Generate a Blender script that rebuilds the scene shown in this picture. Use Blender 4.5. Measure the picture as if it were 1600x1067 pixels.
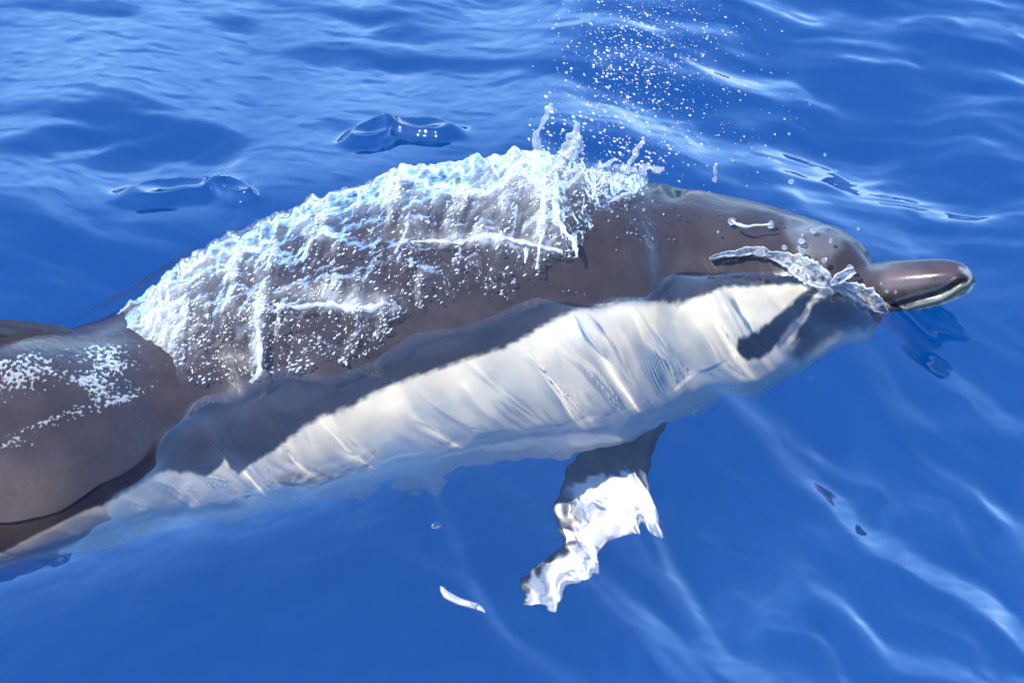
import bpy, bmesh, math, random
import numpy as np
from mathutils import Vector

for o in list(bpy.data.objects):
    bpy.data.objects.remove(o)
sc = bpy.context.scene
COL = sc.collection
rng = np.random.default_rng(7)
random.seed(7)

# ------------------------------------------------------------------ camera, sky, sun, exposure
PITCH = math.radians(33); DIST = 6.0
SN, CS = math.sin(PITCH), math.cos(PITCH)
SC = 1400.0                                   # photo pixels per metre at the target
cam = bpy.data.cameras.new('camera'); camo = bpy.data.objects.new('camera', cam); COL.objects.link(camo)
camo.location = (0, -DIST * CS, DIST * SN)
camo.rotation_euler = (math.pi / 2 - PITCH, 0, 0)
cam.sensor_width = 36; cam.lens = 36 * DIST / (1600 / SC)
cam.clip_start = 0.1; cam.clip_end = 5000
cam.dof.use_dof = True; cam.dof.focus_distance = DIST + 0.08; cam.dof.aperture_fstop = 11
sc.camera = camo

SUN_EL, SUN_AZ = math.radians(56), math.radians(-128)       # azimuth clockwise from +Y
w = bpy.data.worlds.new('World'); sc.world = w; w.use_nodes = True
nt = w.node_tree; sky = nt.nodes.new('ShaderNodeTexSky'); sky.sky_type = 'NISHITA'; sky.sun_disc = False
sky.sun_elevation = SUN_EL; sky.sun_rotation = SUN_AZ % (2 * math.pi); sky.ozone_density = 9.0; sky.dust_density = 0.0; sky.altitude = 1500
nt.links.new(sky.outputs[0], nt.nodes['Background'].inputs[0]); nt.nodes['Background'].inputs[1].default_value = 0.15
sun = bpy.data.lights.new('sun', 'SUN'); suno = bpy.data.objects.new('sun', sun); COL.objects.link(suno)
sun.energy = 3.25; sun.angle = math.radians(0.5); sun.color = (1, 0.94, 0.84)
sd = Vector((math.sin(SUN_AZ) * math.cos(SUN_EL), math.cos(SUN_AZ) * math.cos(SUN_EL), math.sin(SUN_EL)))
suno.rotation_euler = sd.to_track_quat('Z', 'Y').to_euler()
suno.location = sd * 10
sc.view_settings.view_transform = 'Standard'; sc.view_settings.look = 'None'
sc.view_settings.gamma = 1; sc.view_settings.use_curve_mapping = False
sc.view_settings.exposure = 1.56
sc.render.engine = 'CYCLES'
cy = sc.cycles
cy.use_denoising = True; cy.max_bounces = 12; cy.transmission_bounces = 10; cy.volume_bounces = 6
cy.transparent_max_bounces = 24; cy.caustics_reflective = False; cy.caustics_refractive = True
cy.use_adaptive_sampling = False
sun.cycles.is_caustics_light = True

# ------------------------------------------------------------------ helpers
N_W = 1.333
THIN = (.018, .042)
TI = math.pi / 2 - PITCH; TR = math.asin(math.sin(TI) / N_W); KZ = math.tan(TR) / math.tan(TI)

def to_px(P):
    """photo pixels in which a point is seen (through the level water when it lies below it)"""
    P = np.asarray(P, float); X, Y, Z = P[..., 0], P[..., 1], P[..., 2]
    Z = np.where(Z < 0, Z * KZ, Z)
    d = DIST + Y * CS - Z * SN
    f = DIST / d * SC
    return X * f + 800, 533.5 - (Y * SN + Z * CS) * f

def ground(px, py, z=0.0):
    """point at height z seen at a photo pixel"""
    a = (np.asarray(px, float) - 800) / SC / DIST; b = (533.5 - np.asarray(py, float)) / SC / DIST
    h = DIST * SN - z
    dz = b * CS - SN; dy = CS + b * SN
    t = -h / dz
    return a * t, -DIST * CS + dy * t, np.zeros_like(t) + z

def mesh_obj(name, V, F, mat, parent=None, smooth=True, **props):
    me = bpy.data.meshes.new(name)
    V = np.asarray(V, np.float32); F = np.asarray(F, np.int32)
    me.vertices.add(len(V)); me.vertices.foreach_set('co', V.ravel())
    n = F.shape[1]
    me.loops.add(F.size); me.loops.foreach_set('vertex_index', F.ravel())
    me.polygons.add(len(F)); me.polygons.foreach_set('loop_start', np.arange(len(F), dtype=np.int32) * n)
    me.update(calc_edges=True)
    if smooth: me.polygons.foreach_set('use_smooth', np.ones(len(F), bool))
    me.validate(); me.update()
    o = bpy.data.objects.new(name, me); COL.objects.link(o)
    if mat: me.materials.append(mat)
    if parent: o.parent = parent
    for a, b in props.items(): o[a] = b
    return o

def grid_faces(n, m, wrap=False):
    """quads of an n x m grid of vertices (rows n, columns m)"""
    i = np.arange(n - 1)[:, None]; j = np.arange(m if wrap else m - 1)[None, :]
    j2 = (j + 1) % m
    return np.stack([(i * m + j), (i * m + j2), ((i + 1) * m + j2), ((i + 1) * m + j)], -1).reshape(-1, 4)

_perm = rng.permutation(512); _ang = rng.uniform(0, 2 * np.pi, 512)
_gx, _gy = np.cos(_ang), np.sin(_ang)
def perlin(x, y, seed=0):
    x = np.asarray(x, float) + seed * 17.31; y = np.asarray(y, float) + seed * 9.77
    xi = np.floor(x).astype(int); yi = np.floor(y).astype(int); xf = x - xi; yf = y - yi
    u = xf ** 3 * (xf * (xf * 6 - 15) + 10); v = yf ** 3 * (yf * (yf * 6 - 15) + 10)
    def g(a, b):
        h = _perm[(_perm[(xi + a) & 511] + yi + b) & 511]
        return _gx[h] * (xf - a) + _gy[h] * (yf - b)
    return ((g(0, 0) * (1 - u) + g(1, 0) * u) * (1 - v) + (g(0, 1) * (1 - u) + g(1, 1) * u) * v) * 1.5
def fbm(x, y, oct=3, seed=0, gain=0.5):
    r = 0; a = 1; f = 1
    for k in range(oct):
        r = r + a * perlin(x * f, y * f, seed + k * 3.1); a *= gain; f *= 2.03
    return r
def sstep(a, b, x):
    t = np.clip((x - a) / (b - a), 0, 1); return t * t * (3 - 2 * t)
def pchip(xk, yk, x):
    xk = np.asarray(xk, float); yk = np.asarray(yk, float); h = np.diff(xk); dl = np.diff(yk) / h
    m = np.zeros_like(yk); m[0], m[-1] = dl[0], dl[-1]
    for i in range(1, len(xk) - 1):
        if dl[i - 1] * dl[i] > 0:
            w1, w2 = 2 * h[i] + h[i - 1], h[i] + 2 * h[i - 1]
            m[i] = (w1 + w2) / (w1 / dl[i - 1] + w2 / dl[i])
    x = np.clip(x, xk[0], xk[-1]); i = np.clip(np.searchsorted(xk, x) - 1, 0, len(xk) - 2)
    t = (x - xk[i]) / h[i]
    return (yk[i] * (2 * t ** 3 - 3 * t ** 2 + 1) + h[i] * m[i] * (t ** 3 - 2 * t ** 2 + t)
            + yk[i + 1] * (-2 * t ** 3 + 3 * t ** 2) + h[i] * m[i + 1] * (t ** 3 - t ** 2))
def smooth1(y, n):
    k = np.hanning(n + 2)[1:-1]; k /= k.sum()
    return np.convolve(np.pad(y, n // 2, mode='edge'), k, 'valid')[:len(y)]
def poly_sd(px, py, poly):
    """signed distance (inside > 0) of pixels to a polygon"""
    P = np.asarray(poly, float); d = np.full(px.shape, 1e9); ins = np.zeros(px.shape, bool)
    for i in range(len(P)):
        a, b = P[i], P[(i + 1) % len(P)]; e = b - a
        t = np.clip(((px - a[0]) * e[0] + (py - a[1]) * e[1]) / (e @ e), 0, 1)
        d = np.minimum(d, np.hypot(px - a[0] - t * e[0], py - a[1] - t * e[1]))
        c = ((a[1] > py) != (b[1] > py)) & (px < e[0] * (py - a[1]) / (e[1] if e[1] else 1e-9) + a[0])
        ins ^= c
    return np.where(ins, d, -d)

# ------------------------------------------------------------------ materials
def new_mat(name):
    m = bpy.data.materials.new(name); m.use_nodes = True; m.node_tree.nodes.clear()
    return m, m.node_tree.nodes, m.node_tree.links
def mat_water():
    m, N, L = new_mat('sea_water')
    out = N.new('ShaderNodeOutputMaterial'); mix = N.new('ShaderNodeMixShader'); fr = N.new('ShaderNodeFresnel')
    fr.inputs['IOR'].default_value = 2.0
    sh = N.new('ShaderNodeAttribute'); sh.attribute_name = 'thin'; tp = N.new('ShaderNodeBsdfTransparent'); m0 = N.new('ShaderNodeMixShader')
    rf = N.new('ShaderNodeBsdfRefraction'); rf.inputs['IOR'].default_value = N_W; rf.inputs['Roughness'].default_value = 0.0
    gl = N.new('ShaderNodeBsdfGlossy'); gl.inputs['Roughness'].default_value = 0.02
    geo = N.new('ShaderNodeNewGeometry')
    mul = N.new('ShaderNodeMath'); mul.operation = 'MULTIPLY'; inv = N.new('ShaderNodeMath'); inv.operation = 'SUBTRACT'; inv.inputs[0].default_value = 1
    L.new(geo.outputs['Backfacing'], inv.inputs[1]); L.new(fr.outputs[0], mul.inputs[0]); L.new(inv.outputs[0], mul.inputs[1])
    L.new(mul.outputs[0], mix.inputs[0]); L.new(sh.outputs['Fac'], m0.inputs[0]); L.new(rf.outputs[0], m0.inputs[1]); L.new(tp.outputs[0], m0.inputs[2]); L.new(m0.outputs[0], mix.inputs[1]); L.new(gl.outputs[0], mix.inputs[2])
    L.new(mix.outputs[0], out.inputs['Surface'])
    return m
def mat_deep():
    m, N, L = new_mat('deep_water_volume')
    out = N.new('ShaderNodeOutputMaterial')
    ab = N.new('ShaderNodeVolumeAbsorption'); ab.inputs['Color'].default_value = (0.0, 0.6, 1, 1); ab.inputs['Density'].default_value = 1.6
    scv = N.new('ShaderNodeVolumeScatter'); scv.inputs['Color'].default_value = (0.0, 0.36, 1.0, 1); scv.inputs['Density'].default_value = 2.6; scv.inputs['Anisotropy'].default_value = -.5
    add = N.new('ShaderNodeAddShader'); L.new(ab.outputs[0], add.inputs[0]); L.new(scv.outputs[0], add.inputs[1])
    L.new(add.outputs[0], out.inputs['Volume'])
    return m
def ramp(N, L, src, stops):
    r = N.new('ShaderNodeValToRGB'); e = r.color_ramp.elements
    e[0].position, e[0].color = stops[0][0], (*[stops[0][1]] * 3, 1); e[1].position, e[1].color = stops[-1][0], (*[stops[-1][1]] * 3, 1)
    for p, v in stops[1:-1]:
        q = e.new(p); q.color = (v, v, v, 1)
    L.new(src, r.inputs[0]); return r.outputs[0]
def mat_skin():
    m, N, L = new_mat('dolphin_skin')
    out = N.new('ShaderNodeOutputMaterial'); b = N.new('ShaderNodeBsdfPrincipled'); L.new(b.outputs[0], out.inputs[0])
    at = N.new('ShaderNodeAttribute'); at.attribute_name = 'pigment'
    tc = N.new('ShaderNodeTexCoord')
    mp = N.new('ShaderNodeMapping'); mp.inputs['Scale'].default_value = (5, 5, 7); L.new(tc.outputs['Object'], mp.inputs[0])
    no = N.new('ShaderNodeTexNoise'); no.inputs['Scale'].default_value = 4; no.inputs['Detail'].default_value = 8; no.inputs['Roughness'].default_value = .62; L.new(mp.outputs[0], no.inputs['Vector'])
    mx = N.new('ShaderNodeMix'); mx.data_type = 'RGBA'; mx.blend_type = 'MULTIPLY'; mx.inputs[0].default_value = 1
    L.new(at.outputs['Color'], mx.inputs[6]); L.new(ramp(N, L, no.outputs[0], [(.3, .9), (.7, 1.08)]), mx.inputs[7])
    L.new(mx.outputs[2], b.inputs['Base Color'])
    L.new(ramp(N, L, no.outputs[0], [(.35, .18), (.7, .36)]), b.inputs['Roughness'])
    b.inputs['IOR'].default_value = 1.45
    # the wet skin: fine wrinkles of running water, strongest where the 'wet' attribute is high
    wa = N.new('ShaderNodeAttribute'); wa.attribute_name = 'wet'
    m2 = N.new('ShaderNodeMapping'); m2.inputs['Scale'].default_value = (42, 42, 42); m2.inputs['Rotation'].default_value = (0, .5, -.5); L.new(tc.outputs['Object'], m2.inputs[0])
    n2 = N.new('ShaderNodeTexNoise'); n2.inputs['Scale'].default_value = 1.6; n2.inputs['Detail'].default_value = 3; n2.inputs['Distortion'].default_value = .4; L.new(m2.outputs[0], n2.inputs['Vector'])
    bp = N.new('ShaderNodeBump'); bp.inputs['Distance'].default_value = .0025; L.new(n2.outputs[0], bp.inputs['Height']); L.new(wa.outputs['Fac'], bp.inputs['Strength'])
    L.new(bp.outputs[0], b.inputs['Normal'])
    return m
def mat_splash(name, foam_gain, rough, ior, bump=0.0):
    m, N, L = new_mat(name)
    out = N.new('ShaderNodeOutputMaterial')
    fr = N.new('ShaderNodeFresnel'); fr.inputs['IOR'].default_value = ior
    tr = N.new('ShaderNodeBsdfTransparent'); tr.inputs[0].default_value = (.96, .98, 1, 1)
    gl = N.new('ShaderNodeBsdfGlossy'); gl.inputs['Roughness'].default_value = rough; gl.inputs['Color'].default_value = (1, .94, .88, 1)
    c = N.new('ShaderNodeMixShader'); L.new(fr.outputs[0], c.inputs[0]); L.new(tr.outputs[0], c.inputs[1]); L.new(gl.outputs[0], c.inputs[2])
    df = N.new('ShaderNodeBsdfDiffuse'); df.inputs[0].default_value = (.86, .9, .94, 1)
    tl = N.new('ShaderNodeBsdfTranslucent'); tl.inputs[0].default_value = (.82, .9, .97, 1)
    fm = N.new('ShaderNodeMixShader'); fm.inputs[0].default_value = .4; L.new(df.outputs[0], fm.inputs[1]); L.new(tl.outputs[0], fm.inputs[2])
    at = N.new('ShaderNodeAttribute'); at.attribute_name = 'foam'
    g = N.new('ShaderNodeMath'); g.operation = 'MULTIPLY'; g.use_clamp = True; g.inputs[1].default_value = foam_gain; L.new(at.outputs['Fac'], g.inputs[0])
    mix = N.new('ShaderNodeMixShader'); L.new(g.outputs[0], mix.inputs[0]); L.new(c.outputs[0], mix.inputs[1]); L.new(fm.outputs[0], mix.inputs[2])
    if bump:
        tc = N.new('ShaderNodeTexCoord'); mp = N.new('ShaderNodeMapping'); mp.inputs['Rotation'].default_value = (0, .55, 0); mp.inputs['Scale'].default_value = (130, 260, 330); L.new(tc.outputs['Object'], mp.inputs[0])
        no = N.new('ShaderNodeTexNoise'); no.inputs['Scale'].default_value = 1.0; no.inputs['Detail'].default_value = 2; no.inputs['Distortion'].default_value = .6; L.new(mp.outputs[0], no.inputs['Vector'])
        bp = N.new('ShaderNodeBump'); bp.inputs['Distance'].default_value = bump; bp.inputs['Strength'].default_value = 1; L.new(no.outputs[0], bp.inputs['Height'])
        L.new(bp.outputs[0], gl.inputs['Normal']); L.new(bp.outputs[0], fr.inputs['Normal'])
    L.new(mix.outputs[0], out.inputs['Surface'])
    return m
def mat_drop(name, white):
    m, N, L = new_mat(name)
    out = N.new('ShaderNodeOutputMaterial')
    g = N.new('ShaderNodeBsdfGlass'); g.inputs['IOR'].default_value = 1.33; g.inputs['Roughness'].default_value = .03
    d = N.new('ShaderNodeBsdfDiffuse'); d.inputs[0].default_value = (.9, .93, .96, 1)
    t = N.new('ShaderNodeBsdfTranslucent'); t.inputs[0].default_value = (.9, .93, .96, 1)
    f = N.new('ShaderNodeMixShader'); f.inputs[0].default_value = .5; L.new(d.outputs[0], f.inputs[1]); L.new(t.outputs[0], f.inputs[2])
    x = N.new('ShaderNodeMixShader'); x.inputs[0].default_value = white; L.new(g.outputs[0], x.inputs[1]); L.new(f.outputs[0], x.inputs[2])
    L.new(x.outputs[0], out.inputs['Surface'])
    return m
def plain(name, colr, rough=.5):
    m, N, L = new_mat(name)
    out = N.new('ShaderNodeOutputMaterial'); b = N.new('ShaderNodeBsdfPrincipled'); b.inputs['Base Color'].default_value = (*colr, 1); b.inputs['Roughness'].default_value = rough
    L.new(b.outputs[0], out.inputs[0]); return m
M_WATER = mat_water(); M_SKIN = mat_skin(); M_DEEP = mat_deep(); M_DROP = mat_drop('spray_drop_water', .6); M_BEAD = mat_drop('clear_drop_water', .14)
M_SPLASH = mat_splash('splash_water', 1.0, .09, 1.17, bump=.0006); M_RIBBON = mat_splash('ribbon_water', .9, .05, 1.4)
M_BLACK = plain('wet_black', (.006, .006, .008), .15); M_PALE = plain('pale_sliver', (.75, .72, .66), .4)

# ------------------------------------------------------------------ the sea surface
# light[...] rows: centre x, y, half length, half width (photo pixels on the level water), turn clockwise, amount.
# A positive amount leans the water away from the camera side, so that it mirrors the low sky; a negative one turns it to face the lens.
LEAN = [(150, 55, 330, 75, 5, .75), (450, 130, 330, 70, 12, .75), (730, 150, 260, 60, 8, .65), (430, 235, 230, 50, 28, .6), (250, 305, 280, 28, -4, .7), (20, 335, 150, 40, 6, .6),
        (170, 218, 185, 58, -4, -1.0), (330, 215, 60, 35, 30, -.4), (80, 262, 120, 5, -16, .75), (130, 240, 110, 5, -14, .6), (40, 275, 80, 5, -16, .7), (250, 262, 90, 6, -18, .5), (200, 190, 70, 4, -12, .4), (70, 440, 190, 55, 3, -.8), (640, 45, 200, 28, 5, -.6), (400, 8, 160, 14, 3, -.6), (490, 190, 50, 22, 10, -.7), (180, 55, 45, 14, 20, -.5),
        (1080, 205, 210, 34, 4, .8), (1390, 290, 210, 32, 7, .6), (1250, 60, 180, 22, 4, .45), (480, 300, 130, 30, -18, .6), (1180, 245, 140, 16, 4, .4), (1000, 100, 190, 55, 5, -.3), (1450, 110, 160, 110, 10, -.3), (1450, 380, 160, 50, 5, -.3),
        (1390, 575, 140, 30, 20, .6), (1520, 655, 160, 24, 10, .6), (1300, 640, 105, 38, 25, -.7), (1190, 690, 150, 40, 42, .15), (1370, 830, 240, 24, 40, .4),
        (1450, 900, 200, 22, 38, .5), (1480, 745, 160, 18, 32, .45), (1040, 850, 150, 14, 62, .35), (1010, 960, 150, 24, 42, .5), (1180, 1020, 200, 26, 24, .6), (1500, 1045, 160, 22, 14, .5),
        (1120, 770, 120, 60, 50, -.3), (860, 1010, 120, 20, 30, .35), (750, 930, 110, 14, 30, .3), (710, 850, 60, 14, 65, .3), (260, 660, 120, 26, -48, .8), (120, 800, 120, 22, -38, .7), (350, 540, 60, 20, -40, .3),
        (300, 650, 150, 50, -50, .5), (180, 745, 120, 40, -42, .5), (50, 850, 140, 34, -33, .5), (700, 640, 200, 16, -20, .3)]
def sea_slopes(X, Y):
    """how steeply the sea rises away from the camera side, over the stretch round the dolphin"""
    gx, gy = X * SC + 800, 533 - Y * SN * SC
    right = sstep(900, 1250, gx + (gy - 500) * .4) * sstep(430, 620, gy)      # the wake fan at the lower right
    upper = 1 - sstep(420, 560, gy + (gx - 800) * .12)
    calm = (1 - upper) * (1 - right)
    wx, wy = 30 * fbm(gx / 160, gy / 90, 2, 21), 14 * fbm(gx / 160, gy / 90, 2, 22)
    def lean(deg, ln, wd, o, sd, g=.5):
        a = math.radians(deg); x_, y_ = gx + wx, gy + wy
        return fbm((x_ * math.cos(a) + y_ * math.sin(a)) / ln, (-x_ * math.sin(a) + y_ * math.cos(a)) / wd, o, sd, g)
    ul = upper * (1 - sstep(760, 1120, gx + (gy - 100) * .5)) * sstep(-120, 30, gx + 200)
    L = .12 + .64 * ul + upper * (.26 + .72 * lean(7, 200, 42, 2, 31) + .12 * lean(12, 60, 14, 2, 32)) \
        + right * (.34 + .66 * lean(42, 240, 42, 2, 33) + .10 * lean(36, 60, 8, 2, 34)) + calm * (.06 + .16 * lean(-15, 120, 40, 3, 35))
    ex, ey = gx + .5 * wx, gy + .5 * wy
    for cx, cy_, ra, rb, deg, amt in LEAN:
        a = math.radians(deg); du = (ex - cx) * math.cos(a) + (ey - cy_) * math.sin(a); dv = -(ex - cx) * math.sin(a) + (ey - cy_) * math.cos(a)
        q = (du / ra) ** 2 + (dv / rb) ** 2
        L = L + amt * np.exp(-q ** 1.4)
    L = np.clip(L, -.55, 1.0) - upper * (.30 * sstep(.38, .8, lean(9, 90, 12, 3, 36)) + .12 * sstep(.4, .9, lean(30, 40, 8, 2, 37))) + .10 * calm * lean(-20, 40, 12, 2, 38)
    slope = .04 - .33 * L
    return slope * (1 - sstep(.8, 1.15, np.abs(X))) * sstep(-1.25, -.9, Y) * (1 - sstep(1.2, 1.6, Y))
def sea_grid(xs, ys):
    # the height whose rise in Y follows those slopes as closely as a smooth surface can (solved in frequencies)
    nx, ny, dx = 960, 1200, .0025
    gxs = (np.arange(nx) - nx / 2) * dx; gys = (np.arange(ny) - ny / 2) * dx + .17
    S = sea_slopes(*np.meshgrid(gxs, gys))
    ky = 2 * np.pi * np.fft.fftfreq(ny, dx)[:, None]; kx_ = 2 * np.pi * np.fft.fftfreq(nx, dx)[None, :]
    Hc = np.fft.ifft2(np.fft.fft2(S) * (-1j * ky) / (ky ** 2 + .012 * kx_ ** 2 + .15)).real
    # close round the dolphin the long swells are ironed out, so that the level stays at its flank
    KK = np.exp(-.5 * (.085 ** 2) * (ky ** 2 + kx_ ** 2)); low = np.fft.ifft2(np.fft.fft2(Hc) * KK).real
    bY = np.interp(gxs, [-1.2, -.57, -.3, 0, .25, .57], [-.36, -.19, -.02, .13, .18, .10])[None, :]
    KS = np.exp(-.5 * (.028 ** 2) * (ky ** 2 + kx_ ** 2)); mild = np.fft.ifft2(np.fft.fft2(Hc) * KS).real
    Hc = Hc + (mild - Hc) * np.exp(-((gys[:, None] - bY + .13) / .21) ** 4) * (1 - sstep(.36, .5, gxs[None, :])) * .9
    Hc = Hc - low * np.exp(-(np.abs(gys[:, None] - bY + .12) / .26) ** 3)
    X, Y = np.meshgrid(xs, ys)
    fx = np.clip((X - gxs[0]) / dx, 1, nx - 3.001); fy = np.clip((Y - gys[0]) / dx, 1, ny - 3.001)
    i, j = fx.astype(int), fy.astype(int); tx, ty = fx - i, fy - j
    bs = lambda t: [(1 - t) ** 3 / 6, (3 * t ** 3 - 6 * t ** 2 + 4) / 6, (-3 * t ** 3 + 3 * t ** 2 + 3 * t + 1) / 6, t ** 3 / 6]
    bx, by = bs(tx), bs(ty); H = 0
    for p_ in range(4):
        for q_ in range(4): H = H + by[p_] * bx[q_] * Hc[j + p_ - 1, i + q_ - 1]
    inside = (1 - sstep(.95, 1.15, np.abs(X))) * sstep(-1.3, -1.1, Y) * (1 - sstep(1.4, 1.6, Y))
    H = (H - .035 * np.maximum(Y - .25, 0)) * inside + (1 - inside) * .035 * fbm(X / .9, Y / .6, 3, 41)
    gx, gy = X * SC + 800, 533 - Y * SN * SC
    # ripples thrown off the body: these bend the light into the bright net on its flank
    near = np.exp(-((Y - (-.02 + .42 * X)) / .22) ** 2) * sstep(-.75, -.6, X) * (1 - sstep(.30, .42, X))
    a = math.radians(112); wq = .02 * perlin(X / .15, Y / .15, 55)
    net = perlin((X * math.cos(a) + Y * math.sin(a) + wq) / .12, (-X * math.sin(a) + Y * math.cos(a) + wq) / .055, 51) + .45 * perlin(X / .062 + 3, Y / .075 + wq * 9, 54) + .09 * perlin(X / .03, Y / .034, 58)
    H += near * .0060 * net * (1 - .6 * np.exp(-((X - .12) / .14) ** 2 - ((Y + .16) / .12) ** 2)) + .00022 * fbm(X / .03, Y / .03, 2, 52) * (1 - near)
    for cx, cy_, ra, rb, deg, k in [(566, 226, 44, 23, -22, 1), (648, 214, 66, 19, 9, 2), (250, 334, 80, 22, -5, 3), (352, 346, 40, 15, 20, 4)]:      # glassy humps where the wake folds
        t = math.radians(deg); vx, vy = gx + 7 * perlin(gx / 40, gy / 25, 60 + k) - cx, gy + 5 * perlin(gx / 40, gy / 25, 70 + k) - cy_
        q = np.hypot((vx * math.cos(t) + vy * math.sin(t)) / ra, (-vx * math.sin(t) + vy * math.cos(t)) / rb)
        H += .013 * np.exp(-q ** 4) * (1 - .35 * np.exp(-(q / .5) ** 2)) + .0036 * np.exp(-((q - .80) / .19) ** 2)
    H += .030 * np.exp(-((X - .24) / .24) ** 2 - ((Y - .07) / .13) ** 2) + .038 * np.exp(-((X + .10) / .24) ** 4 - ((Y + .03) / .15) ** 2)      # the swell the head pushes up
    H *= 1 - sstep(20, 60, np.hypot(X, Y))
    global SEA; SEA = (xs, ys, H)
    return X, Y, H
def sea_z(x, y):
    xs, ys, H = SEA; i = np.clip(np.searchsorted(xs, x) - 1, 0, len(xs) - 2); j = np.clip(np.searchsorted(ys, y) - 1, 0, len(ys) - 2)
    return H[j, i]
def axis(lo, hi, n, far, m):
    core = np.linspace(lo, hi, n); st = (hi - lo) / (n - 1)
    g = st * np.cumsum(1.0 * (1 + np.linspace(0, 1, m)) ** 1) ; q = (far / g[-1])
    e = np.cumsum(st * np.exp(np.linspace(0, np.log(far / st * 0.12), m)))
    return np.concatenate([(lo - e)[::-1], core, hi + e])
def build_sea():
    xs = axis(-0.75, 0.75, 760, 1500, 50); ys = axis(-0.85, 1.15, 760, 1500, 50)
    X, Y, Z = sea_grid(xs, ys)
    n, m = X.shape
    V = np.stack([X, Y, Z], -1).reshape(-1, 3); F = grid_faces(n, m)
    # sides and bottom, so that the water is a closed body
    ring = np.concatenate([np.arange(m), np.arange(1, n) * m + m - 1, (n - 1) * m + np.arange(m - 2, -1, -1), np.arange(n - 2, 0, -1) * m])
    B = V[ring].copy(); B[:, 2] = -9
    k = len(V); V = np.concatenate([V, B, [[0, 0, -9]]]); r = len(ring)
    i = np.arange(r); j = (i + 1) % r
    side = np.stack([ring[i], k + i, k + j, ring[j]], -1)
    c = np.full(r, k + r)
    bot = np.stack([k + i, c, k + j, k + j], -1)[:, :3]
    o = mesh_obj('water', V, np.concatenate([F, side]), M_WATER, kind='structure')
    me = o.data
    bm = bmesh.new(); bm.from_mesh(me); bm.verts.ensure_lookup_table()
    for t in bot:
        bm.faces.new([bm.verts[a] for a in t])
    bm.to_mesh(me); bm.free()
    return o
sea = build_sea(); sea.cycles.is_caustics_caster = True
def box(name, lo, hi, mat, **props):
    V = [(x, y, z) for z in (lo[2], hi[2]) for y in (lo[1], hi[1]) for x in (lo[0], hi[0])]
    return mesh_obj(name, V, [(0, 2, 3, 1), (4, 5, 7, 6), (0, 1, 5, 4), (2, 6, 7, 3), (0, 4, 6, 2), (1, 3, 7, 5)], mat, smooth=False, **props)
deep = box('deep_water', (-900, -900, -8.9), (900, 900, -.62), M_DEEP, kind='structure')

# ------------------------------------------------------------------ the dolphin
#        x    top  bottom  Y
ST = [(0, 522, 925, -0.185), (100, 512, 905, -0.13), (200, 490, 885, -0.078), (300, 446, 866, -0.032), (400, 385, 846, 0.01), (500, 335, 815, 0.049),
      (600, 298, 775, 0.085), (700, 272, 740, 0.116), (800, 258, 715, 0.145), (900, 255, 690, 0.168), (1000, 264, 662, 0.182),
      (1060, 275, 642, 0.186), (1100, 281, 627, 0.185), (1180, 298, 595, 0.174), (1230, 313, 577, 0.16), (1260, 325, 563, 0.151), (1290, 341, 549, 0.14)]
def solve_station(x, T, B, Y):
    Z, r = -.1, .15
    for it in range(60):
        def f(Z, r):
            d = DIST + Y * CS - Z * SN
            t, b = (533.5 - T) / SC * d / DIST, (533.5 - B) / SC * d / DIST
            ry = 1.1 * r
            return np.array([Y * SN + Z * CS + math.hypot(ry * SN, r * CS) - t, Y * SN + KZ * Z * CS - math.hypot(ry * SN, KZ * r * CS) - b])
        F = f(Z, r); J = np.stack([(f(Z + 1e-5, r) - F) / 1e-5, (f(Z, r + 1e-5) - F) / 1e-5], 1)
        dz, dr = np.linalg.solve(J, -F); Z += np.clip(dz, -.03, .03); r += np.clip(dr, -.03, .03)
    return Z, r
kx, kX, kY, kZ, kR = [], [], [], [], []
for x, Y, Z, r in [(-1150, -.62, -.17, .016), (-1000, -.58, -.165, .030), (-700, -.48, -.14, .070), (-400, -.36, -.12, .118), (-180, -.265, -.115, .147)]:
    kx.append(x); kY.append(Y); kZ.append(Z); kR.append(r)
for x, T, B, Y in ST:
    Z, r = solve_station(x, T, B, Y); kx.append(x); kY.append(Y); kZ.append(Z); kR.append(r)
# head and beak, in the air:      x    top  bottom  Y
for x, T, B, Y in [(1312, 356, 536, 0.129), (1335, 378, 523, 0.118), (1347, 398, 516, 0.112), (1358, 411, 511, 0.107), (1375, 413, 502, 0.1), (1400, 411, 492, 0.088), (1430, 409, 484, 0.08),
                   (1460, 408, 477, 0.074), (1490, 410, 467, 0.069), (1505, 415, 461, 0.067), (1514, 422, 456, 0.066), (1520, 430, 450, 0.065), (1522.5, 437, 443, 0.065)]:
    d = DIST + Y * CS; t, b = (533.5 - T) / SC * d / DIST, (533.5 - B) / SC * d / DIST
    kx.append(x); kY.append(Y); kZ.append(((t + b) / 2 - Y * SN) / CS); kR.append((t - b) / 2)
kx = np.array(kx)
u = np.concatenate([np.linspace(-1150, 0, 140)[:-1], np.linspace(0, 1230, 560)[:-1], np.linspace(1230, 1522.5, 220)])
uf = np.linspace(-1150, 1522.5, 2674)                         # evenly spaced, so that smoothing has no seams
fY, fZ, fR = pchip(kx, kY, uf), pchip(kx, kZ, uf), pchip(kx, kR, uf)
def soft(y, wide, narrow, lo=1200, hi=1300):
    w_ = sstep(lo, hi, uf); return smooth1(y, wide) * (1 - w_) + smooth1(y, narrow) * w_
fY, fZ = soft(fY, 141, 41), soft(fZ, 141, 15); fR = soft(fR, 91, 1, 1150, 1260)
fX = (uf - 800) / SC * (DIST + fY * CS - fZ * SN) / DIST
fC = np.stack([fX, fY, fZ], -1); fT = np.gradient(fC, axis=0); fT /= np.linalg.norm(fT, axis=1)[:, None]
fT = np.stack([smooth1(fT[:, i], 181) for i in range(3)], -1)
ipu = lambda a: np.stack([np.interp(u, uf, a[:, i]) for i in range(3)], -1)
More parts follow.
